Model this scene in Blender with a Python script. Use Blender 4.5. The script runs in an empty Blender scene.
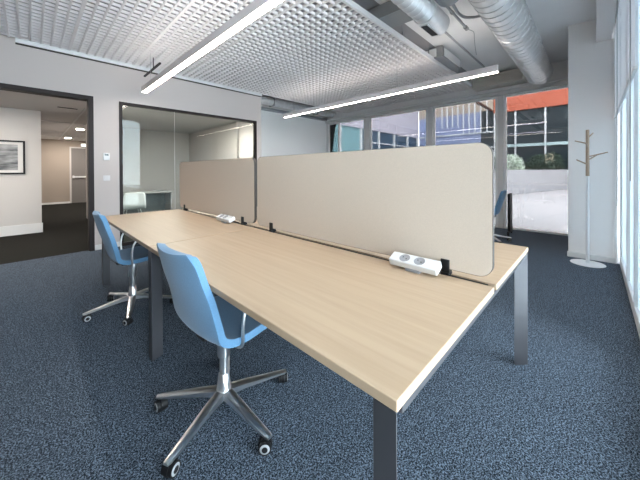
import bpy, bmesh, math, random
from mathutils import Vector, Matrix
random.seed(7)
C = bpy.context.scene.collection
PI = math.pi

# ------------------------------------------------------------------ materials
def new_mat(name):
    m = bpy.data.materials.new(name); m.use_nodes = True
    nt = m.node_tree; b = nt.nodes['Principled BSDF']
    return m, nt, b
def plain(name, col, rough=.5, metal=0., bump=None, var=None, spec=None, sheen=0., coat=0.):
    """solid material with faint procedural variation and optional fine bump"""
    m, nt, b = new_mat(name)
    b.inputs['Base Color'].default_value = (*col, 1); b.inputs['Roughness'].default_value = rough
    b.inputs['Metallic'].default_value = metal
    if spec is not None: b.inputs['Specular IOR Level'].default_value = spec
    if sheen: b.inputs['Sheen Weight'].default_value = sheen
    if coat: b.inputs['Coat Weight'].default_value = coat
    tc = nt.nodes.new('ShaderNodeTexCoord')
    if var:
        sc, amt = var
        n = nt.nodes.new('ShaderNodeTexNoise'); n.inputs['Scale'].default_value = sc; n.inputs['Detail'].default_value = 4
        nt.links.new(tc.outputs['Object'], n.inputs['Vector'])
        r = nt.nodes.new('ShaderNodeValToRGB')
        r.color_ramp.elements[0].position = .3; r.color_ramp.elements[1].position = .7
        r.color_ramp.elements[0].color = (*[c*(1-amt) for c in col], 1); r.color_ramp.elements[1].color = (*[min(1, c*(1+amt)) for c in col], 1)
        nt.links.new(n.outputs['Fac'], r.inputs['Fac']); nt.links.new(r.outputs['Color'], b.inputs['Base Color'])
    if bump:
        sc, st, di = bump
        n2 = nt.nodes.new('ShaderNodeTexNoise'); n2.inputs['Scale'].default_value = sc; n2.inputs['Detail'].default_value = 3
        nt.links.new(tc.outputs['Object'], n2.inputs['Vector'])
        bp = nt.nodes.new('ShaderNodeBump'); bp.inputs['Strength'].default_value = st; bp.inputs['Distance'].default_value = di
        nt.links.new(n2.outputs['Fac'], bp.inputs['Height']); nt.links.new(bp.outputs['Normal'], b.inputs['Normal'])
    return m
def emit(name, col, s):
    m, nt, b = new_mat(name)
    b.inputs['Base Color'].default_value = (*col, 1); b.inputs['Emission Color'].default_value = (*col, 1)
    b.inputs['Emission Strength'].default_value = s
    return m
def glass(name, tint, refl=1.0):
    m = bpy.data.materials.new(name); m.use_nodes = True; nt = m.node_tree
    for n in list(nt.nodes): nt.nodes.remove(n)
    out = nt.nodes.new('ShaderNodeOutputMaterial'); mix = nt.nodes.new('ShaderNodeMixShader')
    tr = nt.nodes.new('ShaderNodeBsdfTransparent'); gl = nt.nodes.new('ShaderNodeBsdfGlossy')
    tr.inputs['Color'].default_value = (*tint, 1); gl.inputs['Roughness'].default_value = .0
    gl.inputs['Color'].default_value = (refl, refl, refl, 1)
    fr = nt.nodes.new('ShaderNodeFresnel'); fr.inputs['IOR'].default_value = 1.5
    nt.links.new(fr.outputs[0], mix.inputs[0]); nt.links.new(tr.outputs[0], mix.inputs[1]); nt.links.new(gl.outputs[0], mix.inputs[2])
    nt.links.new(mix.outputs[0], out.inputs['Surface'])
    return m
def frosted():
    m = bpy.data.materials.new('frosted_window_film'); m.use_nodes = True; nt = m.node_tree
    b = nt.nodes['Principled BSDF']; b.inputs['Base Color'].default_value = (.55, .62, .66, 1); b.inputs['Roughness'].default_value = .35
    tl = nt.nodes.new('ShaderNodeBsdfTranslucent'); tl.inputs['Color'].default_value = (.78, .85, .89, 1)
    mx = nt.nodes.new('ShaderNodeMixShader'); mx.inputs[0].default_value = FROST
    out = nt.nodes['Material Output']
    nt.links.new(b.outputs[0], mx.inputs[1]); nt.links.new(tl.outputs[0], mx.inputs[2]); nt.links.new(mx.outputs[0], out.inputs['Surface'])
    return m
FROST = .28
def carpet_mat():
    m, nt, b = new_mat('carpet_blue_grey')
    tc = nt.nodes.new('ShaderNodeTexCoord')
    mp = nt.nodes.new('ShaderNodeMapping'); mp.inputs['Scale'].default_value = (1, 1, 1)
    nt.links.new(tc.outputs['Object'], mp.inputs['Vector'])
    n = nt.nodes.new('ShaderNodeTexNoise'); n.inputs['Scale'].default_value = 150; n.inputs['Detail'].default_value = 3; n.inputs['Roughness'].default_value = .7
    v = nt.nodes.new('ShaderNodeTexVoronoi'); v.inputs['Scale'].default_value = 210
    nt.links.new(mp.outputs[0], n.inputs['Vector']); nt.links.new(mp.outputs[0], v.inputs['Vector'])
    a = nt.nodes.new('ShaderNodeMath'); a.operation = 'MULTIPLY_ADD'; a.inputs[1].default_value = .35
    nt.links.new(v.outputs['Distance'], a.inputs[0]); nt.links.new(n.outputs['Fac'], a.inputs[2])
    r = nt.nodes.new('ShaderNodeValToRGB'); e = r.color_ramp.elements
    e[0].position = .42; e[0].color = CARPET[0]
    e[1].position = .86; e[1].color = CARPET[2]
    k = e.new(.62); k.color = CARPET[1]
    nt.links.new(a.outputs[0], r.inputs['Fac']); nt.links.new(r.outputs['Color'], b.inputs['Base Color'])
    b.inputs['Roughness'].default_value = .95; b.inputs['Specular IOR Level'].default_value = .05
    b.inputs['Sheen Weight'].default_value = .03; b.inputs['Sheen Roughness'].default_value = .4; b.inputs['Sheen Tint'].default_value = (.75, .88, 1, 1)
    bp = nt.nodes.new('ShaderNodeBump'); bp.inputs['Strength'].default_value = .6; bp.inputs['Distance'].default_value = .004
    nt.links.new(a.outputs[0], bp.inputs['Height']); nt.links.new(bp.outputs['Normal'], b.inputs['Normal'])
    return m
CARPET = [(.0025,.0032,.0043,1), (.0165,.0222,.030,1), (.225,.285,.365,1)]
def wood_mat(name, base, dark, axis='Y', sc=1.):
    m, nt, b = new_mat(name)
    tc = nt.nodes.new('ShaderNodeTexCoord'); mp = nt.nodes.new('ShaderNodeMapping')
    s = {'Y': (34, 1.3, 34), 'X': (1.3, 34, 34), 'Z': (34, 34, 1.3)}[axis]
    mp.inputs['Scale'].default_value = tuple(q*sc for q in s)
    nt.links.new(tc.outputs['Object'], mp.inputs['Vector'])
    n = nt.nodes.new('ShaderNodeTexNoise'); n.inputs['Scale'].default_value = 1.; n.inputs['Detail'].default_value = 6; n.inputs['Roughness'].default_value = .62
    n.inputs['Distortion'].default_value = .4
    nt.links.new(mp.outputs[0], n.inputs['Vector'])
    r = nt.nodes.new('ShaderNodeValToRGB'); e = r.color_ramp.elements
    e[0].position = .3; e[0].color = (*dark, 1); e[1].position = .68; e[1].color = (*base, 1)
    nt.links.new(n.outputs['Fac'], r.inputs['Fac']); nt.links.new(r.outputs['Color'], b.inputs['Base Color'])
    b.inputs['Roughness'].default_value = .42; b.inputs['Specular IOR Level'].default_value = .4
    return m
def paving_mat():
    m, nt, b = new_mat('pale_paving')
    tc = nt.nodes.new('ShaderNodeTexCoord'); mp = nt.nodes.new('ShaderNodeMapping')
    mp.inputs['Rotation'].default_value = (0, 0, math.radians(12))
    nt.links.new(tc.outputs['Object'], mp.inputs['Vector'])
    br = nt.nodes.new('ShaderNodeTexBrick'); br.inputs['Scale'].default_value = 1.
    br.inputs['Color1'].default_value = (.53, .51, .515, 1); br.inputs['Color2'].default_value = (.48, .47, .48, 1)
    br.inputs['Mortar'].default_value = (.31, .31, .33, 1); br.inputs['Mortar Size'].default_value = .012
    br.inputs['Brick Width'].default_value = 1.2; br.inputs['Row Height'].default_value = .6
    nt.links.new(mp.outputs[0], br.inputs['Vector']); nt.links.new(br.outputs['Color'], b.inputs['Base Color'])
    b.inputs['Roughness'].default_value = .8
    return m
def ribbed_mat(name, c1, c2, scale):
    m, nt, b = new_mat(name)
    tc = nt.nodes.new('ShaderNodeTexCoord')
    w = nt.nodes.new('ShaderNodeTexWave'); w.bands_direction = 'Y'; w.inputs['Scale'].default_value = scale
    nt.links.new(tc.outputs['Object'], w.inputs['Vector'])
    r = nt.nodes.new('ShaderNodeValToRGB'); e = r.color_ramp.elements
    e[0].color = (*c2, 1); e[1].color = (*c1, 1); e[1].position = .35
    nt.links.new(w.outputs['Fac'], r.inputs['Fac']); nt.links.new(r.outputs['Color'], b.inputs['Base Color'])
    b.inputs['Roughness'].default_value = .7
    return m
def print_mat():
    m, nt, b = new_mat('black_and_white_print')
    tc = nt.nodes.new('ShaderNodeTexCoord'); mp = nt.nodes.new('ShaderNodeMapping'); mp.inputs['Scale'].default_value = (2.2, 1, 9)
    nt.links.new(tc.outputs['Object'], mp.inputs['Vector'])
    n = nt.nodes.new('ShaderNodeTexNoise'); n.inputs['Scale'].default_value = 1.3; n.inputs['Detail'].default_value = 4
    nt.links.new(mp.outputs[0], n.inputs['Vector'])
    r = nt.nodes.new('ShaderNodeValToRGB'); e = r.color_ramp.elements
    e[0].position = .35; e[0].color = (.03, .03, .03, 1); e[1].position = .75; e[1].color = (.5, .49, .48, 1)
    nt.links.new(n.outputs['Fac'], r.inputs['Fac']); nt.links.new(r.outputs['Color'], b.inputs['Base Color'])
    b.inputs['Roughness'].default_value = .3
    return m
def blind_mat():
    m = bpy.data.materials.new('blind_screen_fabric'); m.use_nodes = True; nt = m.node_tree
    b = nt.nodes['Principled BSDF']; b.inputs['Base Color'].default_value = (.70, .66, .65, 1); b.inputs['Roughness'].default_value = .9
    tl = nt.nodes.new('ShaderNodeBsdfTranslucent'); tl.inputs['Color'].default_value = (.90, .86, .85, 1)
    mx = nt.nodes.new('ShaderNodeMixShader'); mx.inputs[0].default_value = .72
    out = nt.nodes['Material Output']
    nt.links.new(b.outputs[0], mx.inputs[1]); nt.links.new(tl.outputs[0], mx.inputs[2]); nt.links.new(mx.outputs[0], out.inputs['Surface'])
    return m

M = dict(
    carpet=carpet_mat(),
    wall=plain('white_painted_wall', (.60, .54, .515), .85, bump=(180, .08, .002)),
    wall_bright=plain('lit_white_wall', (.88, .875, .86), .8, bump=(180, .08, .002)),  # window light on the set-back wall put into a brighter white
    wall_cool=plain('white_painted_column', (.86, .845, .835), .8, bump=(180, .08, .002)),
    plenum=plain('shaded_plenum_tone', (.34, .335, .345), .9, var=(1.2, .06)),  # slab colour darkened so the grid cells look shaded
    hallcarpet=plain('shaded_hall_carpet', (.022, .022, .020), .95, var=(120, .3), spec=.05),  # same carpet as the office, hall dimness put into its colour
    hallwall=plain('hall_wall_paint', (.66, .635, .61), .85, bump=(180, .08, .002)),
    beigewall=plain('hall_beige_wall', (.38, .325, .275), .85),
    hallceil=plain('hall_ceiling_paint', (.60, .58, .57), .9),
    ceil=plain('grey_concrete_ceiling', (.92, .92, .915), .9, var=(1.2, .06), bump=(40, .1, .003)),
    grid=plain('egg_crate_white', (.86, .83, .83), .5),
    base=plain('white_baseboard', (.8, .8, .79), .5),
    wood=wood_mat('light_oak_laminate', (.475, .355, .245), (.415, .30, .20), 'Y'),
    edge=wood_mat('light_oak_edging', (.70, .52, .35), (.62, .45, .29), 'Y'),
    rackwood=wood_mat('beech_wood', (.46, .34, .25), (.38, .27, .19), 'Z'),
    leg=plain('graphite_powder_coat', (.055, .056, .064), .42, metal=.12, bump=(600, .05, .0005)),
    felt=plain('beige_felt', (.575, .485, .40), .95, bump=(420, .35, .0012), var=(300, .05)),
    trim=plain('dark_brown_edging', (.045, .035, .03), .6),
    black=plain('black_plastic', (.012, .012, .013), .5, spec=.25),
    frame=plain('dark_bronze_frame', (.028, .021, .021), .5, spec=.2),
    white=plain('white_plastic', (.72, .72, .72), .35),
    socket=plain('grey_socket', (.30, .30, .32), .5),
    chrome=plain('polished_aluminium', (.92, .92, .92), .28, metal=1.),
    fabric=plain('sky_blue_wool', (.09, .205, .338), .95, bump=(700, .3, .001), var=(160, .07), sheen=.25),
    alu=plain('light_grey_aluminium', (.84, .85, .85), .4, metal=.15),
    post=plain('mid_grey_aluminium', (.68, .68, .68), .45, metal=.1),
    galv=plain('galvanised_steel', (.80, .81, .82), .36, metal=.6, var=(9, .08)),
    galvdark=plain('dull_galvanised_sheet', (.34, .36, .37), .5, metal=.5, var=(3, .06)),
    pipe=plain('grey_conduit', (.36, .37, .38), .5),
    whitemetal=plain('white_lacquered_metal', (.82, .82, .83), .35),
    lampbody=plain('white_lamp_housing', (.78, .72, .72), .5),
    lampglow=emit('lamp_diffuser', (1., .90, .80), 25.),
    upglow=emit('added_uplight', (1., .92, .85), 10.),
    downglow=emit('downlight_diffuser', (1., .91, .82), 420.),
    panelglow=emit('fill_strip_glow', (1., .96, .92), 110.),
    print=print_mat(),
    mat=plain('white_picture_mat', (.75, .73, .71), .8),
    blind=blind_mat(),
    frost=frosted(), pane=glass('clear_window_glass', (.93, .97, .98)),
    tint=glass('dimming_window_glass', (.395, .385, .375)),  # glass tinted dark to hold back the brightness outdoors
    partition=glass('partition_glass', (.80, .84, .82), .45),
    paving=paving_mat(),
    bluedark=plain('dark_blue_glazing', (.05, .09, .14), .35, spec=.15),
    greylam=plain('grey_laminate', (.30, .295, .30), .5),
    sidepaving=plain('bounce_white_ground', (.80, .79, .77), .9, var=(1.5, .04)),  # unseen side ground, whitened to bounce daylight up to the ceiling
    concrete=plain('pale_concrete_wall', (.42, .425, .45), .85, var=(2, .04)),
    orange=plain('orange_red_fascia', (.50, .115, .06), .6, var=(1.5, .05)),
    beigeclad=ribbed_mat('beige_ribbed_cladding', (.48, .40, .32), (.35, .29, .235), 1.6),
    darkglass=plain('dark_reflective_glazing', (.012, .024, .032), .12, spec=.22),
    blueglass=plain('periwinkle_glazing', (.25, .31, .50), .25),
    tealglass=plain('teal_glazing', (.20, .38, .42), .45, spec=.15),
    lavender=plain('pale_lavender_render', (.47, .46, .54), .8),
    mullion=plain('white_mullion', (.66, .69, .71), .5),
    leafdark=plain('dark_leaf', (.05, .085, .06), .6, var=(3, .3)),
    leafpale=plain('variegated_leaf', (.56, .64, .55), .6, var=(5, .25)),
    creamfleck=plain('cream_fleck_tone', (.85, .75, .55), .6),
    stonegrille=plain('beige_grille', (.74, .71, .66), .6),
    darkgap=plain('dark_duct_interior', (.03, .03, .035), .7),
    lcd=plain('dark_display', (.05, .055, .06), .2),
    plate=plain('switch_plate', (.72, .70, .70), .4),
)

# ------------------------------------------------------------------ mesh helpers
class MB:
    def __init__(s): s.v = []; s.f = []
    def add(s, vs, fs):
        o = len(s.v); s.v += [tuple(v) for v in vs]; s.f += [tuple(i+o for i in f) for f in fs]; return s
    def box(s, x0, x1, y0, y1, z0, z1, rot=None, org=None):
        vs = [Vector((x, y, z)) for x in (x0, x1) for y in (y0, y1) for z in (z0, z1)]
        if rot: vs = [rot @ (v - Vector(org)) + Vector(org) for v in vs]
        return s.add(vs, [(0,1,3,2), (4,6,7,5), (0,4,5,1), (2,3,7,6), (0,2,6,4), (1,5,7,3)])
    def prism(s, poly, axis, a, b):
        """poly: list of 2-D points, extruded along axis ('X','Y','Z') from a to b"""
        n = len(poly)
        def P(p, t): return {'X': (t, p[0], p[1]), 'Y': (p[0], t, p[1]), 'Z': (p[0], p[1], t)}[axis]
        vs = [P(p, a) for p in poly] + [P(p, b) for p in poly]
        fs = [tuple(range(n-1, -1, -1)), tuple(range(n, 2*n))] + [(i, (i+1) % n, n+(i+1) % n, n+i) for i in range(n)]
        return s.add(vs, fs)
    def tube(s, pts, r, n=10, cap=True):
        pts = [Vector(p) for p in pts]; rs = r if isinstance(r, (list, tuple)) else [r]*len(pts)
        up = None; rings = []
        for i, p in enumerate(pts):
            t = (pts[min(i+1, len(pts)-1)] - pts[max(i-1, 0)]).normalized()
            if up is None: up = t.orthogonal().normalized()
            up = (up - t*up.dot(t)); up = up.normalized() if up.length > 1e-6 else t.orthogonal().normalized()
            w = t.cross(up)
            rings.append([p + (up*math.cos(2*PI*k/n) + w*math.sin(2*PI*k/n))*rs[i] for k in range(n)])
        vs = [v for R in rings for v in R]; fs = []
        for i in range(len(pts)-1):
            for k in range(n): fs.append((i*n+k, i*n+(k+1) % n, (i+1)*n+(k+1) % n, (i+1)*n+k))
        if cap: fs += [tuple(range(n-1, -1, -1)), tuple(range((len(pts)-1)*n, len(pts)*n))]
        return s.add(vs, fs)
    def lathe(s, prof, c=(0, 0, 0), n=32, axis='Z'):
        vs = []; fs = []
        for (r, h) in prof:
            for k in range(n):
                a = 2*PI*k/n; x, y = r*math.cos(a), r*math.sin(a)
                q = {'Z': (x, y, h), 'X': (h, x, y), 'Y': (x, h, y)}[axis]
                vs.append((c[0]+q[0], c[1]+q[1], c[2]+q[2]))
        for i in range(len(prof)-1):
            for k in range(n): fs.append((i*n+k, i*n+(k+1) % n, (i+1)*n+(k+1) % n, (i+1)*n+k))
        return s.add(vs, fs)
    def build(s, name, mat, parent=None, bevel=0., smooth=True, loc=None):
        me = bpy.data.meshes.new(name); me.from_pydata(s.v, [], s.f); me.update()
        bm = bmesh.new(); bm.from_mesh(me); bmesh.ops.recalc_face_normals(bm, faces=bm.faces); bm.to_mesh(me); bm.free()
        me.materials.append(mat)
        if smooth:
            me.polygons.foreach_set('use_smooth', [True]*len(me.polygons)); me.set_sharp_from_angle(angle=math.radians(38))
        o = bpy.data.objects.new(name, me); C.objects.link(o)
        if parent: o.parent = parent
        if loc: o.location = loc
        if bevel:
            bv = o.modifiers.new('edge', 'BEVEL'); bv.width = bevel; bv.segments = 2; bv.limit_method = 'ANGLE'; bv.angle_limit = math.radians(40)
        return o
def thing(name, label, cat, loc=(0, 0, 0), rz=0., group=None, kind=None):
    o = bpy.data.objects.new(name, None); o.empty_display_size = .1; C.objects.link(o)
    o.location = loc; o.rotation_euler = (0, 0, rz)
    if kind: o['kind'] = kind
    if label: o['label'] = label
    if cat: o['category'] = cat
    if group: o['group'] = group
    return o
def tag(o, label, cat, group=None):
    o['label'] = label; o['category'] = cat
    if group: o['group'] = group
    return o
def struct(name, mb, mat, label=None, parent=None, bevel=0.):
    o = mb.build(name, mat, parent, bevel)
    if not parent:
        o['kind'] = 'structure'
        if label: o['label'] = label; o['category'] = STRUCT_CAT.get(name.split('_')[0].split('.')[0], 'structure')
    return o
STRUCT_CAT = {'wall': 'wall', 'floor': 'floor', 'ceiling': 'ceiling', 'baseboard': 'baseboard', 'trim': 'trim', 'column': 'column', 'beam': 'beam', 'window': 'window', 'door': 'door', 'terrace': 'paving'}
def rrect(a0, a1, b0, b1, r, n=6):
    p = []
    for cx, cy, s in ((a1-r, b1-r, 0), (a0+r, b1-r, 1), (a0+r, b0+r, 2), (a1-r, b0+r, 3)):
        for k in range(n+1):
            t = PI/2*(s + k/n); p.append((cx+r*math.cos(t), cy+r*math.sin(t)))
    return p
def catmull(P, n):
    out = []
    for i in range(len(P)-1):
        p0, p1, p2, p3 = P[max(i-1, 0)], P[i], P[i+1], P[min(i+2, len(P)-1)]
        for k in range(n):
            u = k/n
            out.append(tuple(.5*((2*b)+(-a+c)*u+(2*a-5*b+4*c-d)*u*u+(-a+3*b-3*c+d)*u**3) for a, b, c, d in zip(p0, p1, p2, p3)))
    out.append(tuple(P[-1])); return out
def copy_tree(o, parent=None):
    c = o.copy(); C.objects.link(c)
    if parent: c.parent = parent
    for ch in list(o.children): copy_tree(ch, c)
    return c

# ------------------------------------------------------------------ dimensions (metres)
YW = 5.30      # face of the wall with doorway and meeting-room glass
XW = 6.40      # plane of the terrace windows
YF = -.52      # plane of the side facade
ZC = 3.25      # slab ceiling
ZG = 3.02      # egg-crate ceiling
XB = -4.2      # wall behind

# ------------------------------------------------------------------ setting
struct('floor_hall', MB().box(XB-.2, 3.4, 5.36, 16.0, -.15, 0), M['hallcarpet'], 'carpet in the hall beyond the doorway, hall shade in its colour')
struct('floor', MB().box(XB-.2, 6.42, -.62, 5.36, -.15, 0).box(3.4, 6.42, 5.36, 6.3, -.15, 0), M['carpet'], 'blue grey speckled carpet across the office floor')
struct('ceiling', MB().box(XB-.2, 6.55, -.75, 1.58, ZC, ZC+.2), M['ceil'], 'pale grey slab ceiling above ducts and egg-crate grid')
struct('ceiling_plenum', MB().box(XB-.2, 6.55, 1.58, 6.3, ZC, ZC+.2), M['plenum'], 'slab above the egg-crate grid, coloured darker as shade')
# wall with the doorway and the meeting-room glass
w = MB()
DX0, DX1, DZ = -1.45, .16, 2.39
GX0, GX1, GZ = .49, 3.12, 2.38
w.box(XB, DX0, YW, YW+.12, 0, ZC).box(DX0, DX1, YW, YW+.12, DZ, ZC).box(DX1, GX0, YW, YW+.12, 0, ZC)
w.box(GX0, GX1, YW, YW+.12, GZ, ZC).box(GX1, 3.25, YW, YW+.12, 0, ZC).box(3.13, 3.25, YW+.12, 6.1, 0, ZC)
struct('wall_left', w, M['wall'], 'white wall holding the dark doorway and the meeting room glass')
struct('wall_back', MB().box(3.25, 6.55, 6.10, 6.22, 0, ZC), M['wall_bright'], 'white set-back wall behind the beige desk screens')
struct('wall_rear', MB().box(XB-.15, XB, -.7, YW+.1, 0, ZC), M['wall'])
struct('baseboard_left', MB().box(DX1+.005, GX0-.005, YW-.012, YW, 0, .08).box(GX1+.01, 3.25, YW-.012, YW, 0, .08).box(XB, DX0, YW-.012, YW, 0, .08), M['base'])
struct('baseboard_back', MB().box(3.25, 6.35, 6.088, 6.10, 0, .08), M['base'])
# perimeter angle of the egg-crate ceiling along the wall
struct('trim_1', MB().box(-.66, 3.25, YW-.04, YW, ZG-.05, ZG-.012).box(-.66, 3.25, YW-.05, YW-.04, ZG-.012, ZG+.02), M['alu'], 'light metal angle trim where grid ceiling meets the wall')
struct('trim_10', MB().box(-.66, 3.25, YW-.028, YW, ZG-.066, ZG-.05).box(-.66, 3.25, YW-.046, YW-.01, ZG+.02, ZG+.04), M['trim'])  # dark strips in place of the shadow lines along the rail
struct('trim_11', MB().box(4.755, 4.79, -.505, -.478, .0, 2.93), M['base'], 'narrow white strip standing for the daylight line at the column edge')  # white strip added for the bright line of daylight at the corner
# column beside the terrace windows, beam, return wall
struct('column', MB().box(4.78, 6.55, -.75, -.03, 0, ZC), M['wall_cool'], 'white square column behind the coat rack', bevel=.004)
struct('baseboard_column', MB().box(4.755, 4.78, -.485, -.02, 0, .07), M['base'], 'white baseboard at foot of the column')
struct('beam', MB().box(2.0, 4.78, -.46, -.31, 2.93, ZC), M['wall_cool'], 'white boxed beam running into the column top', bevel=.004)
# wall above terrace windows
struct('wall_right', MB().box(XW, XW+.15, -.03, 6.1, 2.93, ZC), M['ceil'], 'pale bulkhead above the terrace windows')
struct('trim_2', MB().box(XW-.10, XW+.05, -.03, 6.1, 2.79, 2.865).box(XW-.03, XW+.05, -.03, 6.1, 2.865, 2.93), M['post'], 'grey header rail along the top of terrace windows')
struct('trim_3', MB().box(XW-.13, XW-.03, -.03, 6.1, 2.872, 2.905), M['alu'], 'light metal blind track above the header rail')
# side facade, above and pier at the far left behind the camera
struct('wall_front', MB().box(-.76, 4.78, YF-.2, YF-.05, 3.1, ZC).box(XB, -.76, YF-.2, YF-.05, 0, ZC), M['wall_cool'])

# terrace windows
posts = [(6.04, 6.10), (4.40, 4.56), (2.55, 2.67), (1.065, 1.165)]
for i, (a, b) in enumerate(posts):
    struct('trim_%d' % (i+4), MB().box(XW-.05, XW+.06, a, b, 0, 2.79), M['post'], ['grey corner post where terrace windows meet the set-back wall', 'grey window post between the two farthest panes', 'grey window post left of the ribbed building view', 'grey window post beside the black upright panel'][i], bevel=.004)
panes = [(4.56, 6.04), (2.67, 4.40), (1.165, 2.55), (-.03, 1.065)]
wl = ['terrace window nearest the set-back wall, showing teal building', 'terrace window showing low pavilion roofline', 'terrace window showing ribbed cladding and white fins', 'terrace window beside the column, showing orange fascia']
for i, (a, b) in enumerate(panes):
    t = thing('window_%d' % (i+1), wl[i], 'window', (XW, a, 0), kind='structure')
    f = MB(); L = b-a; fw = .05
    f.box(-.03, .04, 0, fw, 0, 2.79).box(-.03, .04, L-fw, L, 0, 2.79).box(-.03, .04, fw, L-fw, 2.74, 2.79).box(-.03, .04, fw, L-fw, 0, .035)
    if i == 0: f.box(-.03, .04, 1.0, 1.06, .035, 2.74)
    f.build('window_frame', M['alu'], t, bevel=.003)
    MB().box(-.003, .003, fw-.005, L-fw+.005, .03, 2.745).build('pane', M['tint'], t)

# side facade: mullions, panes
xs = [XB + .0]
edges = [4.76, 3.68, 2.94, 2.20, 1.46, .72, -.02, -.76]
for i in range(len(edges)-1):
    b, a = edges[i], edges[i+1]
    t = thing('window_%d' % (i+5), None, None, (a, YF, 0), kind='structure')
    L = b-a; f = MB()
    f.box(0, .03, -.06, -.01, 0, 3.1).box(L-.03, L, -.06, -.01, 0, 3.1).box(.03, L-.03, -.06, -.01, 0, .10).box(.03, L-.03, -.06, -.01, 3.04, 3.1)
    f.build('window_frame', M['whitemetal'], t, bevel=.003)
    MB().box(.025, L-.025, -.038, -.032, .09, 3.05).build('pane', M['frost'] if i < 3 else M['pane'], t)
    if i < 3:
        t['label'] = ['side facade window next to the column, blind half down', 'side facade window with a bead chain before it', 'side facade window at the right edge of view'][i]; t['category'] = 'window'
# roller blinds on the side facade, drawn half way
bl = [(3.70, 4.74, 'pinkish grey roller blind hanging half drawn beside the column'), (2.22, 3.68, 'pinkish grey roller blind half drawn, second from the column')]
for i, (a, b, lab) in enumerate(bl):
    t = thing('roller_blind', lab, 'blind', (a, YF+.03, 0), 0, 'roller blinds on the side facade')
    L = b-a; n = 40; vs = []; fs = []
    for k in range(n+1):
        x = L*k/n; y = .004*math.sin(k*.9+i)
        vs += [(x, y, 1.9), (x, y, 3.12), (x, y+.0015, 1.9), (x, y+.0015, 3.12)]
    for k in range(n):
        q = 4*k; fs += [(q, q+4, q+5, q+1), (q+2, q+3, q+7, q+6), (q, q+2, q+6, q+4), (q+1, q+5, q+7, q+3)]
    MB().add(vs, fs).build('blind_cloth', M['blind'], t)
    MB().box(0, L, -.008, .010, 1.875, 1.902).build('bottom_bar', M['post'], t, bevel=.003)
    MB().tube([(0, 0, 3.15), (L, 0, 3.15)], .03, 14).build('roller', M['alu'], t)
    cx = .13 if i == 0 else .06; zb = .83 if i == 0 else 1.14
    pts = [(cx, .02, 3.1)] + [(cx, .02, zb+.02)] + [(cx+.012+.012*math.cos(PI+PI*q/6), .02, zb+.02-.014*math.sin(PI*q/6)) for q in range(1, 6)] + [(cx+.024, .02, zb+.02), (cx+.024, .02, 3.1)]
    MB().tube(pts, .003, 6).build('bead_chain', M['pipe'], t)

# doorway and hall
t = thing('door_1', 'tall dark-framed doorway opening to the hall', 'doorway', (0, YW, 0), kind='structure')
f = MB(); fw = .065
f.box(DX1-fw, DX1, -.02, .14, 0, 2.40).box(DX0, DX0+fw, -.02, .14, 0, 2.40).box(DX0+fw, DX1-fw, -.02, .14, 2.335, 2.40)
f.build('door_frame', M['frame'], t, bevel=.003)
HZ = 2.47
struct('wall_hall', MB().box(XB, -.375, 7.80, 14.5, 0, HZ+.3), M['hallwall'], 'pale hall wall carrying the framed picture')
struct('baseboard_hall', MB().box(XB, -.36, 7.785, 7.80, 0, .19).box(-.375, -.36, 7.8, 14.5, 0, .1), M['base'], 'white baseboard under the framed picture')
w = MB(); w.box(-.4, .58, 14.5, 14.62, 0, HZ+.3).box(.58, 1.44, 14.5, 14.62, 2.19, HZ+.3).box(1.44, 3.2, 14.5, 14.62, 0, HZ+.3)
struct('wall_far', w, M['beigewall'], 'beige end wall at the far end of the hall')
struct('baseboard_far', MB().box(-.36, .56, 14.485, 14.5, 0, .07), M['base'])
struct('wall_hall_side', MB().box(XB-.1, XB, YW, 7.8, 0, HZ+.3).box(3.1, 3.2, 9.5, 14.5, 0, HZ+.3), M['hallwall'])
struct('ceiling_hall', MB().box(XB, .56, YW+.12, 9.4, HZ, HZ+.1).box(-.4, 3.2, 9.4, 14.6, HZ, HZ+.1), M['hallceil'], 'grey hall ceiling with downlights')
b_ = MB()
for yy in (9.2, 11.6, 13.2): b_.box(-.36, .5 if yy < 9.4 else 3.1, yy, yy+.03, HZ-.012, HZ)
b_.box(.22, .25, 5.6, 14.4, HZ-.012, HZ)
struct('trim_8', b_, M['post'], 'thin ceiling strips in the hall')
# meeting room behind the glass
struct('wall_partition', MB().box(.50, .56, YW+.12, 9.4, 0, HZ+.3), M['hallwall'])
struct('wall_meeting', MB().box(.56, 3.2, 9.3, 9.42, 0, HZ+.3).box(3.13, 3.25, 6.22, 9.3, 0, HZ+.3), M['wall'], 'plain pale end wall inside the meeting room')
struct('ceiling_meeting', MB().box(.56, 3.13, YW+.12, 9.3, HZ, HZ+.1), M['hallceil'], 'grey ceiling inside the meeting room')
t = thing('window_17', 'dark-framed meeting room glass partition behind the desk', 'glass partition', (GX0, YW, 0), kind='structure')
L = GX1-GX0; f = MB(); fw = .045
f.box(0, fw, -.015, .07, 0, GZ).box(L-fw, L, -.015, .07, 0, GZ).box(fw, L-fw, -.015, .07, GZ-fw, GZ).box(fw, L-fw, -.015, .07, 0, .05)
f.build('window_frame', M['frame'], t, bevel=.003)
xj = 1.351-GX0
MB().box(fw-.005, xj-.003, .02, .03, .045, GZ-fw+.005).build('pane', M['partition'], t)
MB().box(xj+.003, L-fw+.005, .02, .03, .045, GZ-fw+.005).build('pane', M['partition'], t)
MB().box(xj-.003, xj+.003, .021, .029, .05, GZ-fw).build('glass_joint', M['post'], t)

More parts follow.
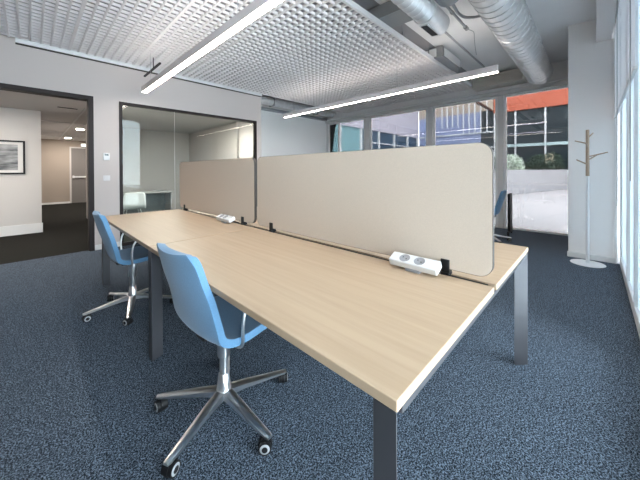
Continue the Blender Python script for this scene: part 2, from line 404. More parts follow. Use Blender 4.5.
# hall fittings
def downlight(x, y, label):
    t = thing('ceiling_light', label, 'ceiling light', (x, y, HZ-.0005), 0, 'round downlights in the hall')
    MB().lathe([(.075, -.004), (.11, -.008), (.12, -.004), (.12, 0)], n=32).build('rim', M['whitemetal'], t)
    MB().lathe([(.0, -.006), (.085, -.006), (.085, -.001)], n=32).build('diffuser', M['downglow'], t)
downlight(.488, 10.42, 'round lit downlight in the hall ceiling, nearest of the lit row')
downlight(.444, 13.5, 'round lit downlight in front of the beige end wall')
downlight(-1.9, 6.6, 'added downlight in front of the framed picture, brightening the hall')  # extra lamp out of view, added to lift the front hall
downlight(-.75, 5.85, 'added downlight just beyond the doorway head, brightening the hall')  # another lamp added for more light in the hall
downlight(1.8, 12.0, 'added downlight out of sight beside the meeting room, brightening the hall')  # unseen lamp added to brighten the far hall
t = thing('added_fill_strip', 'added ceiling strip, out of sight behind the glass head, brightening the meeting room', 'ceiling light', (1.62, 5.68, HZ-.0005))  # strip added out of view to brighten the meeting room
MB().box(-.8, .8, -.16, -.14, -.012, 0).box(-.8, .8, .14, .16, -.012, 0).box(-.8, -.78, -.14, .14, -.012, 0).box(.78, .8, -.14, .14, -.012, 0).build('panel_frame', M['whitemetal'], t)
MB().box(-.78, .78, -.14, .14, -.006, -.001).build('diffuser', M['panelglow'], t)
t = thing('ceiling_vent', 'dark slotted air vent in the hall ceiling beyond the doorway', 'vent', (-.02, 7.0, HZ))
MB().box(-.16, .16, -.05, .05, -.008, 0).build('vent_frame', M['hallceil'], t)
s = MB()
for k in range(3): s.box(-.145, .145, -.035+.027*k, -.020+.027*k, -.012, -.008)
s.build('slat', M['darkgap'], t)
t = thing('emergency_lamp', 'small white emergency lamp above the grey fire door', 'emergency light', (1.02, 14.499, 2.30))
MB().box(-.13, .13, -.06, 0, -.06, .06).build('housing', M['white'], t, bevel=.006)
MB().box(-.11, .11, -.064, -.06, -.045, .045).build('diffuser', emit('emergency_glow', (1, 1, .96), 2.5), t)
t = thing('door_2', 'grey fire door with push bar in the beige end wall', 'door', (.58, 14.5, 0), kind='structure')
MB().box(0, .86, .02, .07, 0, 2.19).build('door_leaf', plain('grey_door_paint', (.20, .187, .18), .5), t)
MB().box(-.03, .02, -.012, .02, 0, 2.22).box(.84, .89, -.012, .02, 0, 2.22).box(.02, .84, -.012, .02, 2.17, 2.22).build('door_frame', M['hallceil'], t)
pb = MB().box(.05, .81, -.05, -.02, 1.0, 1.06).box(.05, .11, -.02, .021, .98, 1.08).box(.75, .81, -.02, .021, .98, 1.08).build('push_bar', M['alu'], t)
t = thing('framed_picture', 'black-framed black and white landscape picture on the hall wall', 'picture', (-1.1, 7.80, 1.515))
hw, hh = .50, .327
fr = MB().box(-hw, hw, -.03, 0, hh-.03, hh).box(-hw, hw, -.03, 0, -hh, -hh+.03).box(-hw, -hw+.03, -.03, 0, -hh+.03, hh-.03).box(hw-.03, hw, -.03, 0, -hh+.03, hh-.03)
fr.build('picture_frame', M['black'], t, bevel=.002)
MB().box(-hw+.02, hw-.02, -.012, 0, -hh+.02, hh-.02).build('mat_board', M['mat'], t)
MB().box(-hw+.10, hw-.10, -.016, -.012, -hh+.08, hh-.08).build('print', M['print'], t)
t = thing('thermostat', 'white thermostat with dark display on wall beside the doorway', 'thermostat', (.315, YW, 1.468))
MB().box(-.042, .042, -.026, 0, -.058, .058).build('housing', M['white'], t, bevel=.006)
MB().box(-.022, .026, -.0275, -.025, .012, .042).build('display', M['lcd'], t)
t = thing('switch_plate', 'pale blank switch plate below the thermostat', 'switch', (.318, YW, 1.125))
MB().box(-.045, .045, -.01, 0, -.042, .042).build('plate', M['plate'], t, bevel=.004)
MB().box(-.028, .028, -.015, -.01, -.026, .026).build('rocker', M['plate'], t, bevel=.003)
# meeting room furniture seen through the glass
t = thing('meeting_table', 'grey panel-legged table inside the glazed meeting room', 'table', (1.30, 7.5, 0))
MB().prism(rrect(-.62, .62, -.38, .38, .03), 'Z', .715, .74).build('tabletop', M['greylam'], t, bevel=.002)
for sx in (-.6, .57): MB().box(sx, sx+.03, -.35, .35, 0, .7155).build('leg', M['greylam'], t, bevel=.002)
MB().box(-.57, .57, .10, .12, .25, .7155).build('modesty_panel', M['greylam'], t)
t = thing('shell_chair', 'white shell chair in front of the grey meeting room table', 'chair', (.98, 6.78, 0))
P = catmull([(.21, .44, .19), (.19, .455, .21), (.05, .44, .225), (-.12, .44, .225), (-.18, .50, .215), (-.21, .64, .205), (-.235, .76, .18), (-.24, .79, .13)], 4)
vs = [(hw*(-1+2*k/10), x-.0+.0*k, z) for x, z, hw in P for k in range(11)]
fs = [(i*11+k, i*11+k+1, (i+1)*11+k+1, (i+1)*11+k) for i in range(len(P)-1) for k in range(10)]
o = MB().add(vs, fs).build('seat_shell', M['white'], t); so = o.modifiers.new('thick', 'SOLIDIFY'); so.thickness = .016; so.offset = 0
for sx in (-1, 1):
    for sy in (-1, 1): MB().tube([(sx*.12, sy*.10-.02, .435), (sx*.21, sy*.20-.01, 0)], [.012, .009], 8).build('leg', M['chrome'], t)

# ------------------------------------------------------------------ egg-crate ceiling
g = MB(); GX_0, GX_1, GY0, GY1 = XB, 6.28, 1.62, YW-.04
cell = .1
k = 0; x = GX_1
while x > GX_0:
    th = .017 if k % 8 == 0 else .0095
    g.box(x-th, x+th, GY0, GY1, ZG-.001, ZG+.03); x -= cell; k += 1
y = GY0; k = 0
while y < GY1:
    g.box(GX_0, GX_1, y-.0095, y+.0095, ZG, ZG+.0295); y += cell; k += 1
g.box(3.27, GX_1, YW-.04, YW-.03, ZG-.005, ZG+.05)
struct('ceiling_grid', g, M['grid'], 'white egg-crate grid ceiling hung over the desk')
struct('trim_9', MB().box(GX_0, GX_1, GY0-.03, GY0-.006, ZG-.006, ZG+.055), M['whitemetal'], 'white edge channel along the open side of grid ceiling')

# ------------------------------------------------------------------ bench desk
W, LM, ZT, TT = 1.64, 1.775, .74, .026
GAP = .036
t = thing('bench_desk', 'long light oak bench desk with graphite legs', 'desk', (0, 0, 0))
tops = []
for x0, x1 in ((0, W/2-GAP/2), (W/2+GAP/2, W)):
    for y0, y1 in ((0, LM-.002), (LM+.002, 2*LM)):
        o = MB().box(x0, x1, y0, y1, ZT-TT, ZT).build('tabletop', M['wood'], t, bevel=.0025)
zl = ZT-TT-.003
MB().box(W/2-GAP/2+.0005, W/2+GAP/2-.0005, .03, 2*LM-.03, ZT-TT-.012, ZT-.007).build('gap_shade_strip', M['black'], t)  # black strip filling the gap so it reads as dark shade
lw = .062
def tri(sx, sy, y):
    x = 0.004 if sx > 0 else W-.004
    return [(x, y), (x, y+sy*lw), (x+sx*lw, y+sy*lw)]
for sx in (1, -1):
    MB().prism(tri(sx, 1, .002), 'Z', 0, zl).build('leg', M['leg'], t, bevel=.003)
    MB().prism(tri(sx, -1, 2*LM-.002), 'Z', 0, zl).build('leg', M['leg'], t, bevel=.003)
    x = .004 if sx > 0 else W-.004
    MB().prism([(x, LM-.035), (x, LM+.035), (x+sx*.075, LM+.035), (x+sx*.075, LM+.0)], 'Z', 0, zl).build('leg', M['leg'], t, bevel=.003)
fr = MB()
for y0, y1 in ((.004, .03), (LM-.03, LM+.03), (2*LM-.03, 2*LM-.004)): fr.box(.03, W-.03, y0, y1, zl-.020, zl)
for x in (.13, W/2-.08, W/2+.04, W-.17): fr.box(x, x+.04, .03, 2*LM-.03, zl-.04, zl)
fr.build('frame', M['leg'], t, bevel=.002)
MB().box(W/2-.10, W/2+.10, .35, 2*LM-.35, .56, .575).box(W/2-.10, W/2-.095, .35, 2*LM-.35, .575, .64).box(W/2+.095, W/2+.10, .35, 2*LM-.35, .575, .64).box(W/2-.01, W/2+.01, .6, .62, .57, zl-.03).box(W/2-.01, W/2+.01, 2.9, 2.92, .57, zl-.03).build('cable_tray', M['leg'], t)

# screens
def screen(y0, y1, label, cl):
    t = thing('desk_divider', label, 'desk screen', (W/2, y0, 0), 0, 'beige screens along the bench desk')
    L = y1-y0; z0, z1 = .768, 1.343
    MB().prism(rrect(0.001, L-.001, z0+.001, z1-.001, .056, 8), 'X', -.012, .012).build('panel', M['felt'], t)
    # dark edging band round the panel
    o = rrect(0, L, z0, z1, .057, 8); q = rrect(.0016, L-.0016, z0+.0016, z1-.0016, .0554, 8); n = len(o)
    vs = [(-.0121, *p) for p in o]+[(-.0121, *p) for p in q]+[(.0121, *p) for p in o]+[(.0121, *p) for p in q]; fs = []
    for i in range(n):
        j = (i+1) % n
        fs += [(i, j, n+j, n+i), (2*n+i, 3*n+i, 3*n+j, 2*n+j), (i, 2*n+i, 2*n+j, j), (n+i, n+j, 3*n+j, 3*n+i)]
    MB().add(vs, fs).build('edging', M['trim'], t)
    for c in cl:
        c -= y0
        MB().box(-.019, .019, c-.020, c+.020, z0-.016, z0+.044).box(-.009, .009, c-.020, c+.020, ZT-.0065, z0-.016).box(-.024, .024, c-.020, c+.020, ZT+.0005, z0-.016).build('clamp', M['black'], t, bevel=.003)
screen(.006, 1.755, 'large beige felt desk screen, nearer of two on the oak desk', (.20, 1.555))
screen(1.797, 3.53, 'beige felt desk screen at the far half of the oak desk', (1.99, 3.37))

# power modules
def power(y0, y1, label):
    L = y1-y0
    t = thing('power_strip', label, 'power strip', (W/2-.062, (y0+y1)/2, ZT), 0, 'white desktop power strips')
    R = Matrix.Rotation(math.radians(-24), 3, 'Y'); org = (0, 0, .04)
    b = MB().box(-.038, .028, -L/2, L/2, .024, .060, R, org).build('housing', M['white'], t, bevel=.006)
    for k, yy in enumerate((.055, -.012)):
        yy = L/2-.075 - k*.075
        s = MB().lathe([(.026, .0595), (.026, .0612), (.022, .0612), (.0205, .0602), (0, .0602)], (-.006, yy, 0), 24)
        s.v = [tuple(R @ (Vector(v)-Vector(org)) + Vector(org)) for v in s.v]
        so = s.build('socket', M['socket'], t)
        for dx in (-.0095, .0095):
            h = MB().lathe([(.0032, .0603), (.0032, .0608), (0, .0608)], (-.006+dx*.5, yy+dx, 0), 10)
            h.v = [tuple(R @ (Vector(v)-Vector(org)) + Vector(org)) for v in h.v]
            h.build('pin_hole', M['black'], so)
    f = MB().box(-.075, -.055, -L/4, -L/4+.04, 0, .012); f = MB().box(-.030, .02, -.035, .035, 0.0, .034)
    f.build('bracket', M['socket'], t, bevel=.002)
    MB().tube([(.02, -L/2+.04, .02), (.045, -L/2+.02, .012), (.060, -L/2, .004), (.062, -L/2-.01, -.004), (.062, -L/2-.03, -.012)], .004, 8).build('cable', M['black'], t)
power(.205, .445, 'white power strip with two sockets near the end of the oak desk')
power(2.08, 2.34, 'small white power strip on the far half of the oak desk')

# ------------------------------------------------------------------ chairs
def make_chair(label, arms_phase):
    t = thing('office_chair', label, 'chair', (0, 0, 0), 0, 'blue office chairs')
    # shell: profile (x, z, half width, side curl)
    prof = [(.205, .462, .19, .0), (.188, .480, .21, .0), (.09, .474, .224, .004), (-.02, .462, .23, .008), (-.095, .464, .23, .014), (-.148, .492, .226, .022),
            (-.174, .56, .22, .03), (-.203, .66, .21, .036), (-.230, .745, .202, .036), (-.249, .825, .194, .032), (-.258, .862, .176, .026), (-.261, .876, .145, .022)]
    P = catmull(prof, 5); nu = len(P); nv = 18
    vs = []
    for i, (x, z, hw, curl) in enumerate(P):
        a = P[max(i-1, 0)]; b = P[min(i+1, nu-1)]; tx, tz = b[0]-a[0], b[1]-a[1]; l = math.hypot(tx, tz); nx, nz = tz/l, -tx/l   # towards the sitter
        if nz < 0 and z < .44: nx, nz = -nx, -nz
        for k in range(nv+1):
            s = -1+2*k/nv; d = curl*abs(s)**2.2
            vs.append((x+nx*d, s*hw, z+nz*d))
    fs = [(i*(nv+1)+k, i*(nv+1)+k+1, (i+1)*(nv+1)+k+1, (i+1)*(nv+1)+k) for i in range(nu-1) for k in range(nv)]
    o = MB().add(vs, fs).build('seat_shell', M['fabric'], t)
    so = o.modifiers.new('pad', 'SOLIDIFY'); so.thickness = .034; so.offset = 0
    bv = o.modifiers.new('soft', 'BEVEL'); bv.width = .012; bv.segments = 3; bv.limit_method = 'ANGLE'; bv.angle_limit = math.radians(60)
    # mechanism, column, base
    MB().box(-.09, .09, -.075, .075, .412, .440).box(-.125, -.06, -.04, .04, .42, .446).build('mechanism', M['black'], t, bevel=.006)
    MB().lathe([(.0, .415), (.029, .415), (.031, .40), (.031, .29), (.028, .282), (.021, .280), (.021, .20), (.026, .195), (.036, .12), (.036, .085), (.026, .078), (0, .078)], n=24).build('gas_column', M['chrome'], t)
    sb = MB(); R0, R1 = .0, .335
    for k in range(5):
        a = arms_phase+2*PI*k/5; c, s_ = math.cos(a), math.sin(a)
        sec = []
        for r, hw, zt, zb in ((.012, .026, .122, .082), (.10, .024, .112, .085), (.25, .019, .088, .070), (.335, .016, .075, .060), (.350, .012, .073, .061)):
            sec.append([(r*c-w_*s_, r*s_+w_*c, z) for w_, z in ((-hw, zb), (hw, zb), (hw, zt-.006), (hw*.35, zt), (-hw*.35, zt), (-hw, zt-.006))])
        vv = [p for q in sec for p in q]; ff = []
        for i in range(len(sec)-1):
            for j in range(6): ff.append((i*6+j, i*6+(j+1) % 6, (i+1)*6+(j+1) % 6, (i+1)*6+j))
        ff += [(5, 4, 3, 2, 1, 0), tuple(range(24, 30))]
        sb.add(vv, ff)
    sb.build('star_base', M['chrome'], t)
    for k in range(5):
        a = arms_phase+2*PI*k/5; c, s_ = math.cos(a), math.sin(a)
        px, py = .335*c, .335*s_
        tw = a + 1.1 + .7*k          # castors swivel freely
        ux, uy = math.cos(tw), math.sin(tw)
        cb = MB().tube([(px, py, .062), (px, py, .030)], .006, 8)
        cx, cy = px+.012*ux, py+.012*uy
        # twin wheels with a hood between
        cb.tube([(cx-uy*.008, cy+ux*.008, .030), (cx+uy*.008, cy-ux*.008, .030)], .031, 18)
        co = cb.build('caster', M['black'], t)
        for sd in (-1, 1):
            q = MB().tube([(cx-uy*sd*.009, cy+ux*sd*.009, .0275), (cx-uy*sd*.024, cy+ux*sd*.024, .0275)], .0275, 20)
            q.tube([(cx-uy*sd*.024, cy+ux*sd*.024, .0275), (cx-uy*sd*.0275, cy+ux*sd*.0275, .0275)], .0125, 16)
            wo = q.build('wheel', M['black'], co)
            rg = MB().tube([(cx-uy*sd*.0242, cy+ux*sd*.0242, .0275), (cx-uy*sd*.026, cy+ux*sd*.026, .0275)], [.0215, .0185], 20)
            rg.build('wheel_ring', M['pipe'], co)
    # slim chrome arm loops
    for sd in (-1, 1):
        y = .238*sd
        pts = [(-.06, .07*sd, .436), (-.05, .20*sd, .436), (-.045, y, .46), (-.05, y+.012*sd, .54), (-.035, y+.014*sd, .62), (.005, y+.012*sd, .655), (.10, y+.008*sd, .659), (.15, y+.006*sd, .655)]
        MB().tube(catmull(pts, 5), .008, 10).build('armrest', M['chrome'], t)
    return t
ch = make_chair('blue office chair in front, at the near half of the oak desk', math.radians(-15))
ch.location = (.150, 1.062, 0); ch.rotation_euler = (0, 0, math.radians(3))
c2 = copy_tree(ch); c2['label'] = 'blue office chair drawn up at the far half of the oak desk'
for k_ in c2.children:
    if k_.name.startswith(('star_base', 'caster')): k_.rotation_euler = (0, 0, math.radians(-18))
c2.location = (.105, 2.69, 0); c2.rotation_euler = (0, 0, math.radians(-2))
c3 = copy_tree(ch); c3['label'] = 'blue office chair beyond the desk by the terrace window'
c3.location = (5.02, 1.035, 0); c3.rotation_euler = (0, 0, math.radians(95))

# black upright panel on castored foot near the window
t = thing('folding_panel', 'slim black upright panel on a castored foot by the terrace window', 'panel', (5.80, .85, 0), 0)
MB().prism(rrect(-.022, .022, .07, .78, .02, 5), 'X', -.10, .10).build('board', M['black'], t)
MB().box(-.17, .17, -.02, .02, .05, .072).build('foot_bar', M['black'], t, bevel=.004)
for sx in (-.15, .15): MB().tube([(sx, -.012, .026), (sx, .012, .026)], .026, 14).build('caster', M['black'], t)

# ------------------------------------------------------------------ coat rack
t = thing('coat_rack', 'white and beech tree-shaped coat rack on round base', 'coat rack', (4.507, -.233, 0))
MB().lathe([(0, 0), (.168, 0), (.172, .004), (.168, .010), (.03, .016), (0, .016)], n=48).build('base', M['whitemetal'], t)
MB().tube([(0, 0, .012), (0, 0, .4), (0, 0, 1.14)], [.020, .018, .017], 20).build('pole', M['whitemetal'], t)
MB().tube([(0, 0, 1.14), (0, 0, 1.738)], [.019, .018], 20).build('wood_top', M['rackwood'], t)
Rv = Vector((.697, -.717, 0)); Fv = Vector((.717, .697, 0))
for z, lat, dep, up in ((1.63, .10, .03, .07), (1.56, -.12, .05, .04), (1.505, -.115, -.10, .05), (1.39, .15, -.11, .05), (1.345, .16, .03, .075), (1.29, -.16, -.02, .06)):
    d = Rv*lat+Fv*dep
    MB().tube([Vector((0, 0, z)), Vector((d.x, d.y, z+up))], [.009, .0075], 10).build('peg', M['rackwood'], t)

# ------------------------------------------------------------------ lamps
def lamp(x, y0, y1, zb, label, bar=False):
    t = thing('linear_lamp', label, 'pendant lamp', (x, y0, zb), 0, 'long linear pendant lamps')
    L = y1-y0
    h = MB().box(-.040, .040, 0, L, .012, .085).box(-.040, -.036, 0, L, 0, .012).box(.036, .040, 0, L, 0, .012).box(-.036, .036, 0, .004, 0, .012).box(-.036, .036, L-.004, L, 0, .012)
    h.build('housing', M['lampbody'], t)
    MB().box(-.0355, .0355, .005, L-.005, .001, .011).build('diffuser', M['lampglow'], t)
    MB().box(-.028, .028, .02, L-.02, .0845, .0875).build('added_uplight_strip', M['upglow'], t)  # unseen glowing strip added on top to brighten the ceiling
    for yy in (.35+1.1, L-.35):
        MB().tube([(0, yy, .085), (0, yy, ZC-zb)], .0018, 6).build('suspension_wire', M['pipe'], t)
    if bar:
        MB().box(.045, .069, L-.62, L+.20, .315, .337).box(.053, .061, L-.30, L-.28, .337, .50).build('mounting_bar', M['black'], t)
lamp(.76, .52, 4.92, 2.50, 'long lit linear lamp over the near edge of the desk, ending by the wall', True)
lamp(3.72, .60, 5.02, 2.50, 'long lit linear lamp beyond the desk screens, near the terrace windows')

# ------------------------------------------------------------------ services in the open ceiling
def spiral(x0, x1, y, z, r, pitch, name, label, cat, mat):
    t = thing(name, label, cat, (x0, y, z))
    n = 40; turns = (x1-x0)/pitch; steps = int(turns*16)
    # body with raised helical seam
    prof = []; N = int((x1-x0)/pitch)
    for i in range(N):
        a = i*pitch
        prof += [(r, a), (r, a+pitch*.78), (r*1.035, a+pitch*.84), (r*1.035, a+pitch*.93), (r, a+pitch*.99)]
    m = MB().lathe(prof, (0, 0, 0), n, 'X')
    # shear the seams into a helix
    m.v = [(v[0] + pitch*math.atan2(v[2], v[1])/(2*PI), v[1], v[2]) for v in m.v]
    m.build('duct_body', mat, t)
    return t, N*pitch
t, le = spiral(1.2, 6.12, .44, 3.03, .195, .135, 'spiral_duct', 'large spiral ventilation duct running to the window bulkhead', 'duct', M['galv'])
MB().lathe([(.195, le-.03), (.207, le-.03), (.207, le+.03), (0, le+.03)], (0, 0, 0), 40, 'X').build('end_collar', M['galv'], t)
t, le = spiral(.9, 2.55, 1.03, 2.945, .115, .10, 'supply_duct', 'shorter round supply duct with dark slot grille near the grid ceiling', 'duct', M['galv'])
MB().lathe([(.115, le-.04), (.13, le-.04), (.13, le+.36), (.122, le+.375), (.122, le+.34), (0, le+.34)], (0, 0, 0), 40, 'X').build('end_sleeve', M['galv'], t)
R = Matrix.Rotation(math.radians(-82), 3, 'X')
gm = MB().box(le+.0, le+.30, .128, .138, -.035, .035); gm.v = [tuple(R @ Vector(v)) for v in gm.v]
go = gm.build('slot_grille', M['darkgap'], t)
gm = MB().box(le-.015, le+.315, .126, .134, -.05, -.035).box(le-.015, le+.315, .126, .134, .035, .05).box(le-.015, le, .126, .134, -.035, .035).box(le+.30, le+.315, .126, .134, -.035, .035); gm.v = [tuple(R @ Vector(v)) for v in gm.v]
gm.build('grille_frame', M['galv'], t)
tag(MB().box(2.44, 2.77, 1.165, 2.6, 3.075, 3.235).build('branch_duct', M['galvdark'], bevel=.004), 'flat rectangular dark duct between grid ceiling and round supply duct', 'duct')
t = thing('fan_coil_unit', 'grey boxed fan coil unit above the corner of grid ceiling', 'air unit', (4.1, 1.45, 3.06))
MB().box(0, .85, 0, .8, 0, .17).build('casing', M['galvdark'], t, bevel=.004)
MB().box(-.012, 0, .1, .7, .02, .15).build('access_panel', M['alu'], t)
MB().box(.06, .80, -.012, .0, .02, .15).build('access_panel', M['alu'], t)
tag(MB().tube([(3.0, 1.16, 3.10), (5.45, 1.14, 3.10)], .014, 12).build('conduit', M['pipe']), 'thin grey conduit running past the supply duct towards the windows', 'pipe')
t = thing('sprinkler_pipe', 'short grey pipe with end fitting beside the big spiral duct', 'pipe', (0, 0, 0))
MB().tube([(2.62, .925, 3.12), (3.52, .93, 3.12)], .016, 12).build('pipe_run', M['pipe'], t)
MB().tube([(3.50, .93, 3.12), (3.57, .93, 3.12)], .026, 12).tube([(3.0, .93, 3.12), (3.04, .93, 3.12)], .022, 12).build('fitting', M['pipe'], t)
tag(MB().tube(catmull([(3.58, .93, 3.12), (3.72, .91, 3.14), (3.83, .916, 3.15), (3.90, .93, 3.08), (4.05, .96, 3.02), (4.25, 1.0, 2.99)], 6), .004, 6).build('cable', M['pipe']), 'thin loose cable hanging from the end of the short pipe', 'cable')
t = thing('flexible_hose', 'dark corrugated hose looping into the side of the big spiral duct', 'hose', (0, 0, 0))
hp = catmull([(2.75, .90, 3.16), (2.86, .86, 3.11), (3.0, .86, 3.085), (3.14, .83, 3.075), (3.23, .76, 3.08), (3.26, .69, 3.08), (3.26, .645, 3.08)], 14)
MB().tube(hp, [.017 if i % 2 else .013 for i in range(len(hp))], 12).build('hose_body', M['pipe'], t)
MB().tube([hp[0], hp[4]], .022, 12).build('coupling', M['galvdark'], t)
t = thing('duct_silencer', 'grey drum shaped silencer above the supply duct', 'duct', (2.15, .80, 3.10))
MB().lathe([(0, 0), (.13, 0), (.14, .01), (.14, .43), (.13, .44), (0, .44)], (0, 0, 0), 32, 'X').build('drum', M['galvdark'], t)
# linear louvre unit on the window bulkhead
t = thing('air_grille', 'beige louvred air grille above the terrace windows beside the spiral duct', 'grille', (6.05, .66, 2.96))
MB().box(0, .34, 0, .92, 0, .015).box(0, .34, 0, .92, .205, .22).box(0, .34, 0, .03, .015, .205).box(0, .34, .89, .92, .015, .205).box(.2, .34, .03, .89, .015, .205).build('casing', M['stonegrille'], t)
for k in range(5): MB().box(.01, .09, .03, .89, .025+.038*k, .033+.038*k, Matrix.Rotation(math.radians(22), 3, 'Y'), (.05, 0, .03+.038*k)).build('slat', M['stonegrille'], t)
# hangers of the grid ceiling
for i, (x, y, lab) in enumerate(((3.07, 1.602, 'thin hanger wire of the grid ceiling beside the rectangular duct'), (3.93, 1.602, 'thin hanger wire of the grid ceiling left of the fan coil unit'), (5.3, 1.602, 'thin hanger wire of the grid ceiling near the windows'))):
    t = thing('hanger_wire', lab, 'hanger', (x, y, ZG), 0, 'hanger wires of the grid ceiling')
    MB().tube([(0, 0, .05), (0, 0, ZC-ZG)], .003, 6).build('wire', M['pipe'], t)
    MB().box(-.010, .010, -.006, .006, .055, .12).build('turnbuckle', M['galvdark'], t)
# duct over the set-back wall
t, le = spiral(3.26, 6.3, 5.72, 3.02, .10, .10, 'wall_duct', 'round spiral duct above the set-back wall, left of the windows', 'duct', M['galv'])
for bx in (.6, 2.2): MB().box(bx, bx+.02, -.11, .11, -.11, .23).build('bracket', M['galvdark'], t)
tag(MB().box(3.26, 6.3, 5.99, 6.10, 2.86, 2.93).build('cable_tray', M['galvdark'], bevel=.003), 'dark cable tray on the set-back wall under the spiral duct', 'cable tray')

# ------------------------------------------------------------------ outdoors
struct('terrace_ground', MB().box(6.42, 45, -20, 45, -.2, -.005), M['paving'], 'pale paved terrace outside the windows')
struct('terrace_side', MB().box(-25, 6.42, -20, -.62, -.2, -.005), M['sidepaving'])
# low wall crossing the terrace
pts = [(12.0, 3.49), (24.6, .64)]
dx, dy = pts[1][0]-pts[0][0], pts[1][1]-pts[0][1]; l = math.hypot(dx, dy); nx, ny = -dy/l*.15, dx/l*.15
tag(MB().prism([pts[0], pts[1], (pts[1][0]+nx*2, pts[1][1]+ny*2), (pts[0][0]+nx*2, pts[0][1]+ny*2)], 'Z', -.01, 1.22).build('garden_wall', M['concrete'], bevel=.02), 'low pale garden wall crossing the terrace outside', 'garden wall')
struct('terrace_soil', MB().prism([(pts[0][0]+.1, pts[0][1]+.31), (pts[1][0]+.1, pts[1][1]+.33), (25.6, .9), (25.6, 9), (12.1, 9)], 'Z', -.01, .95), plain('planting_soil', (.06, .05, .04), .95))

def leaves(name, mat, parent, c, r, n, size, seed):
    rnd = random.Random(seed); m = MB()
    for i in range(n):
        while True:
            p = Vector((rnd.uniform(-1, 1), rnd.uniform(-1, 1), rnd.uniform(-1, 1)))
            if .35 < p.length < 1: break
        q = Vector((c[0]+p.x*r[0], c[1]+p.y*r[1], c[2]+p.z*r[2]))
        a = Vector((rnd.gauss(0, 1), rnd.gauss(0, 1), rnd.gauss(0, .7)+.4)).normalized(); b = a.orthogonal().normalized()
        b = (Matrix.Rotation(rnd.uniform(0, 2*PI), 3, a) @ b); s = size*rnd.uniform(.6, 1.3); nrm = a.cross(b)*s*.10
        m.add([q-a*s, q+b*s*.38+nrm, q+a*s, q-b*s*.38+nrm], [(0, 1, 2, 3)])
    return m.build(name, mat, parent, smooth=False)
def stems(parent, c, r, z0, n, seed):
    rnd = random.Random(seed); m = MB()
    for i in range(n):
        a = rnd.uniform(0, 2*PI)
        m.tube([(c[0]+.15*math.cos(a), c[1]+.15*math.sin(a), z0), (c[0]+r[0]*.55*math.cos(a), c[1]+r[1]*.55*math.sin(a), c[2]+r[2]*.4)], [.02, .008], 6)
    m.build('stem', plain('woody_stem', (.09, .06, .04), .8), parent)
t = thing('variegated_shrub', 'pale variegated shrub behind the low garden wall', 'shrub', (18.6, 3.12, .95))
leaves('foliage', M['leafpale'], t, (0, 0, .42), (.8, .66, .74), 1700, .085, 3); stems(t, (0, 0, .42), (.8, .7, .5), 0, 9, 3)
t = thing('dark_shrub', 'dark green shrub with cream flecks behind the garden wall', 'shrub', (22.6, 2.25, .95))
leaves('foliage', M['leafdark'], t, (0, 0, .5), (.9, .78, .8), 1700, .10, 5); stems(t, (0, 0, .5), (.8, .7, .6), 0, 9, 5)
t2 = thing('dark_shrub', 'dark green shrub behind the garden wall, closest to the column edge', 'shrub', (24.5, 1.8, .95))
leaves('foliage', M['leafdark'], t2, (0, 0, .6), (.8, .7, .9), 1700, .10, 6); stems(t2, (0, 0, .5), (.7, .6, .6), 0, 9, 6)
leaves('cream_fleck', M['creamfleck'], t, (-.35, -.52, .95), (.25, .22, .40), 40, .07, 9)  # cream flecks for pale gold spots of unsettled kind
t = thing('low_hedge', 'dark low hedge in front of the glazed building', 'hedge', (23.6, 5.6, .95))
leaves('foliage', M['leafdark'], t, (0, 0, .5), (.7, 2.4, .75), 2200, .10, 11); stems(t, (0, 0, .4), (.6, 2.0, .5), 0, 12, 11)

XF = 26.0
# orange-fascia building
t = thing('office_building', 'glazed office building with orange-red fascia across the terrace', 'building', (XF, 0, 0))
MB().box(0, 6, -9, 5.62, 5.86, 11).build('fascia', M['orange'], t)
MB().box(.25, 6, -9, 5.62, 0, 5.86).build('glazing', M['darkglass'], t)
m = MB()
for yy in (-7.1, -5.25, -3.4, -1.55): m.box(.10, .26, yy-.05, yy+.05, 0, 5.86)
for yy in (.35, 2.31, 4.16): m.box(.08, .26, yy-.055, yy+.055, 0, 5.86)
m.box(.02, .25, 5.48, 5.62, 0, 5.86)
m.build('mullion', M['mullion'], t)
MB().box(.05, .26, -9, 5.5, 3.02, 3.24).build('transom', plain('pale_teal_transom', (.42, .55, .56), .5), t)
MB().box(.16, .26, 2.31, 5.5, 4.70, 4.76).box(.16, .26, 2.31, 5.5, 4.05, 4.09).build('bar_and_reflection', M['lavender'], t)  # upper line is a bar, lower one stands for a reflection
# beige ribbed wing
t = thing('ribbed_building', 'beige ribbed building wing with blue glazing and white fins', 'building', (XF, 5.64, 0))
MB().box(0, 6, .02, 6.34, 6.15, 11).build('upper_wall', M['beigeclad'], t)
MB().box(-5.6, -.0, .02, .14, 5.98, 6.15).build('roof_beam', M['trim'], t)
MB().box(0.02, 6, .95, 6.34, 0, 6.15).build('glazing', M['blueglass'], t)
MB().box(0.10, 6, .02, .95, 0, 6.15).build('dark_window', M['darkglass'], t)
MB().box(-.1, .02, .0, 6.34, 4.30, 4.42).box(-.1, .02, .0, 6.34, 3.05, 3.15).build('transom', M['mullion'], t)
for k in range(9): MB().box(-.6, -.5, .30+.45*k, .37+.45*k, 4.3 if k < 5 else 5.0, 7.6).build('fin', M['mullion'], t)
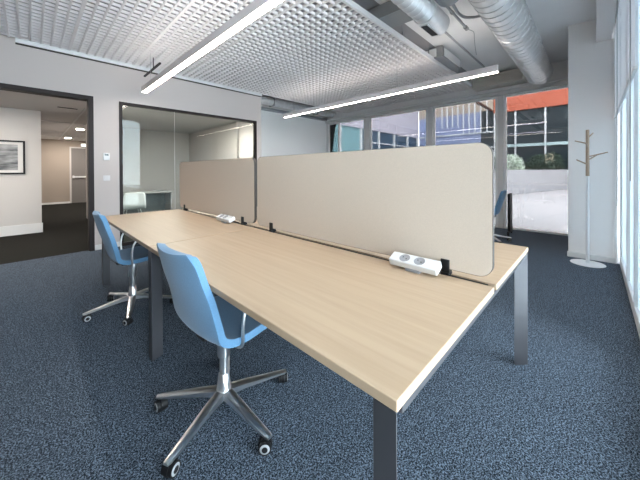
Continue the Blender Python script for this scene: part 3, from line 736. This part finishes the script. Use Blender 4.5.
# side wing closing the terrace on the left
t = thing('building_wing', 'pale lavender building wing with teal ground-floor glazing along the terrace', 'building', (9.0, 12.0, 0))
MB().box(0, 16.9, 0, 8, 4.33, 10).build('upper_wall', M['lavender'], t)
MB().box(0, 7.6, .12, 8, 0, 4.33).build('glazing', M['tealglass'], t)
MB().box(7.6, 16.9, .12, 8, 0, 4.33).build('dark_glazing', M['bluedark'], t)
for x in (.3, 2.7, 5.1, 7.5, 9.9, 12.3, 14.7, 16.75): MB().box(x-.07, x+.07, -.03, .14, 0, 4.33).build('mullion', M['mullion'], t)
MB().box(7.6, 16.9, .02, .14, 3.35, 3.43).build('transom', M['mullion'], t)

# ------------------------------------------------------------------ light
wd = bpy.data.worlds.new('overcast'); bpy.context.scene.world = wd; wd.use_nodes = True
nt = wd.node_tree; bg = nt.nodes['Background']
tc = nt.nodes.new('ShaderNodeTexCoord'); sep = nt.nodes.new('ShaderNodeSeparateXYZ'); nt.links.new(tc.outputs['Generated'], sep.inputs[0])
rp = nt.nodes.new('ShaderNodeValToRGB'); rp.color_ramp.elements[0].position = .0; rp.color_ramp.elements[0].color = (.88, .94, 1., 1)
rp.color_ramp.elements[1].position = 1.; rp.color_ramp.elements[1].color = (.77, .88, 1., 1)
nt.links.new(sep.outputs['Z'], rp.inputs['Fac']); nt.links.new(rp.outputs['Color'], bg.inputs['Color'])
SKY = 14.0
bg.inputs['Strength'].default_value = SKY
def portal(name, loc, rot, sx, sy):
    d = bpy.data.lights.new(name, 'AREA'); d.shape = 'RECTANGLE'; d.size = sx; d.size_y = sy; d.cycles.is_portal = True
    o = bpy.data.objects.new(name, d); C.objects.link(o); o.location = loc; o.rotation_euler = rot; o['kind'] = 'helper'
portal('daylight_portal', (2.0, YF-.10, 1.55), (math.radians(-90), 0, PI), 5.6, 3.1)
portal('daylight_portal', (XW+.10, 3.0, 1.4), (0, math.radians(-90), 0), 2.8, 6.2)

# ------------------------------------------------------------------ camera
cam = bpy.data.cameras.new('camera'); co = bpy.data.objects.new('camera', cam); C.objects.link(co)
yaw, pitch, roll = .799, -.005, -.005
F = Vector((math.sin(yaw)*math.cos(pitch), math.cos(yaw)*math.cos(pitch), math.sin(pitch)))
Rr = Vector((math.cos(yaw), -math.sin(yaw), 0)); U = Rr.cross(F)
R2 = Rr*math.cos(roll)+U*math.sin(roll); U2 = -Rr*math.sin(roll)+U*math.cos(roll)
mw = Matrix(((R2.x, U2.x, -F.x, -.534), (R2.y, U2.y, -F.y, -.297), (R2.z, U2.z, -F.z, 1.225), (0, 0, 0, 1)))
co.matrix_world = mw
cam.sensor_width = 36; cam.lens = 282.03/640*36; cam.shift_y = -(240-172.17)/640; cam.clip_start = .01; cam.clip_end = 200
sc = bpy.context.scene; sc.camera = co
sc.view_settings.view_transform = 'Standard'; sc.view_settings.look = 'None'; sc.view_settings.gamma = 1; sc.view_settings.use_curve_mapping = False
sc.view_settings.exposure = .22
sc.cycles.use_denoising = True
sc.cycles.max_bounces = 10; sc.cycles.diffuse_bounces = 6; sc.cycles.transparent_max_bounces = 16
sc.cycles.sample_clamp_indirect = 8.
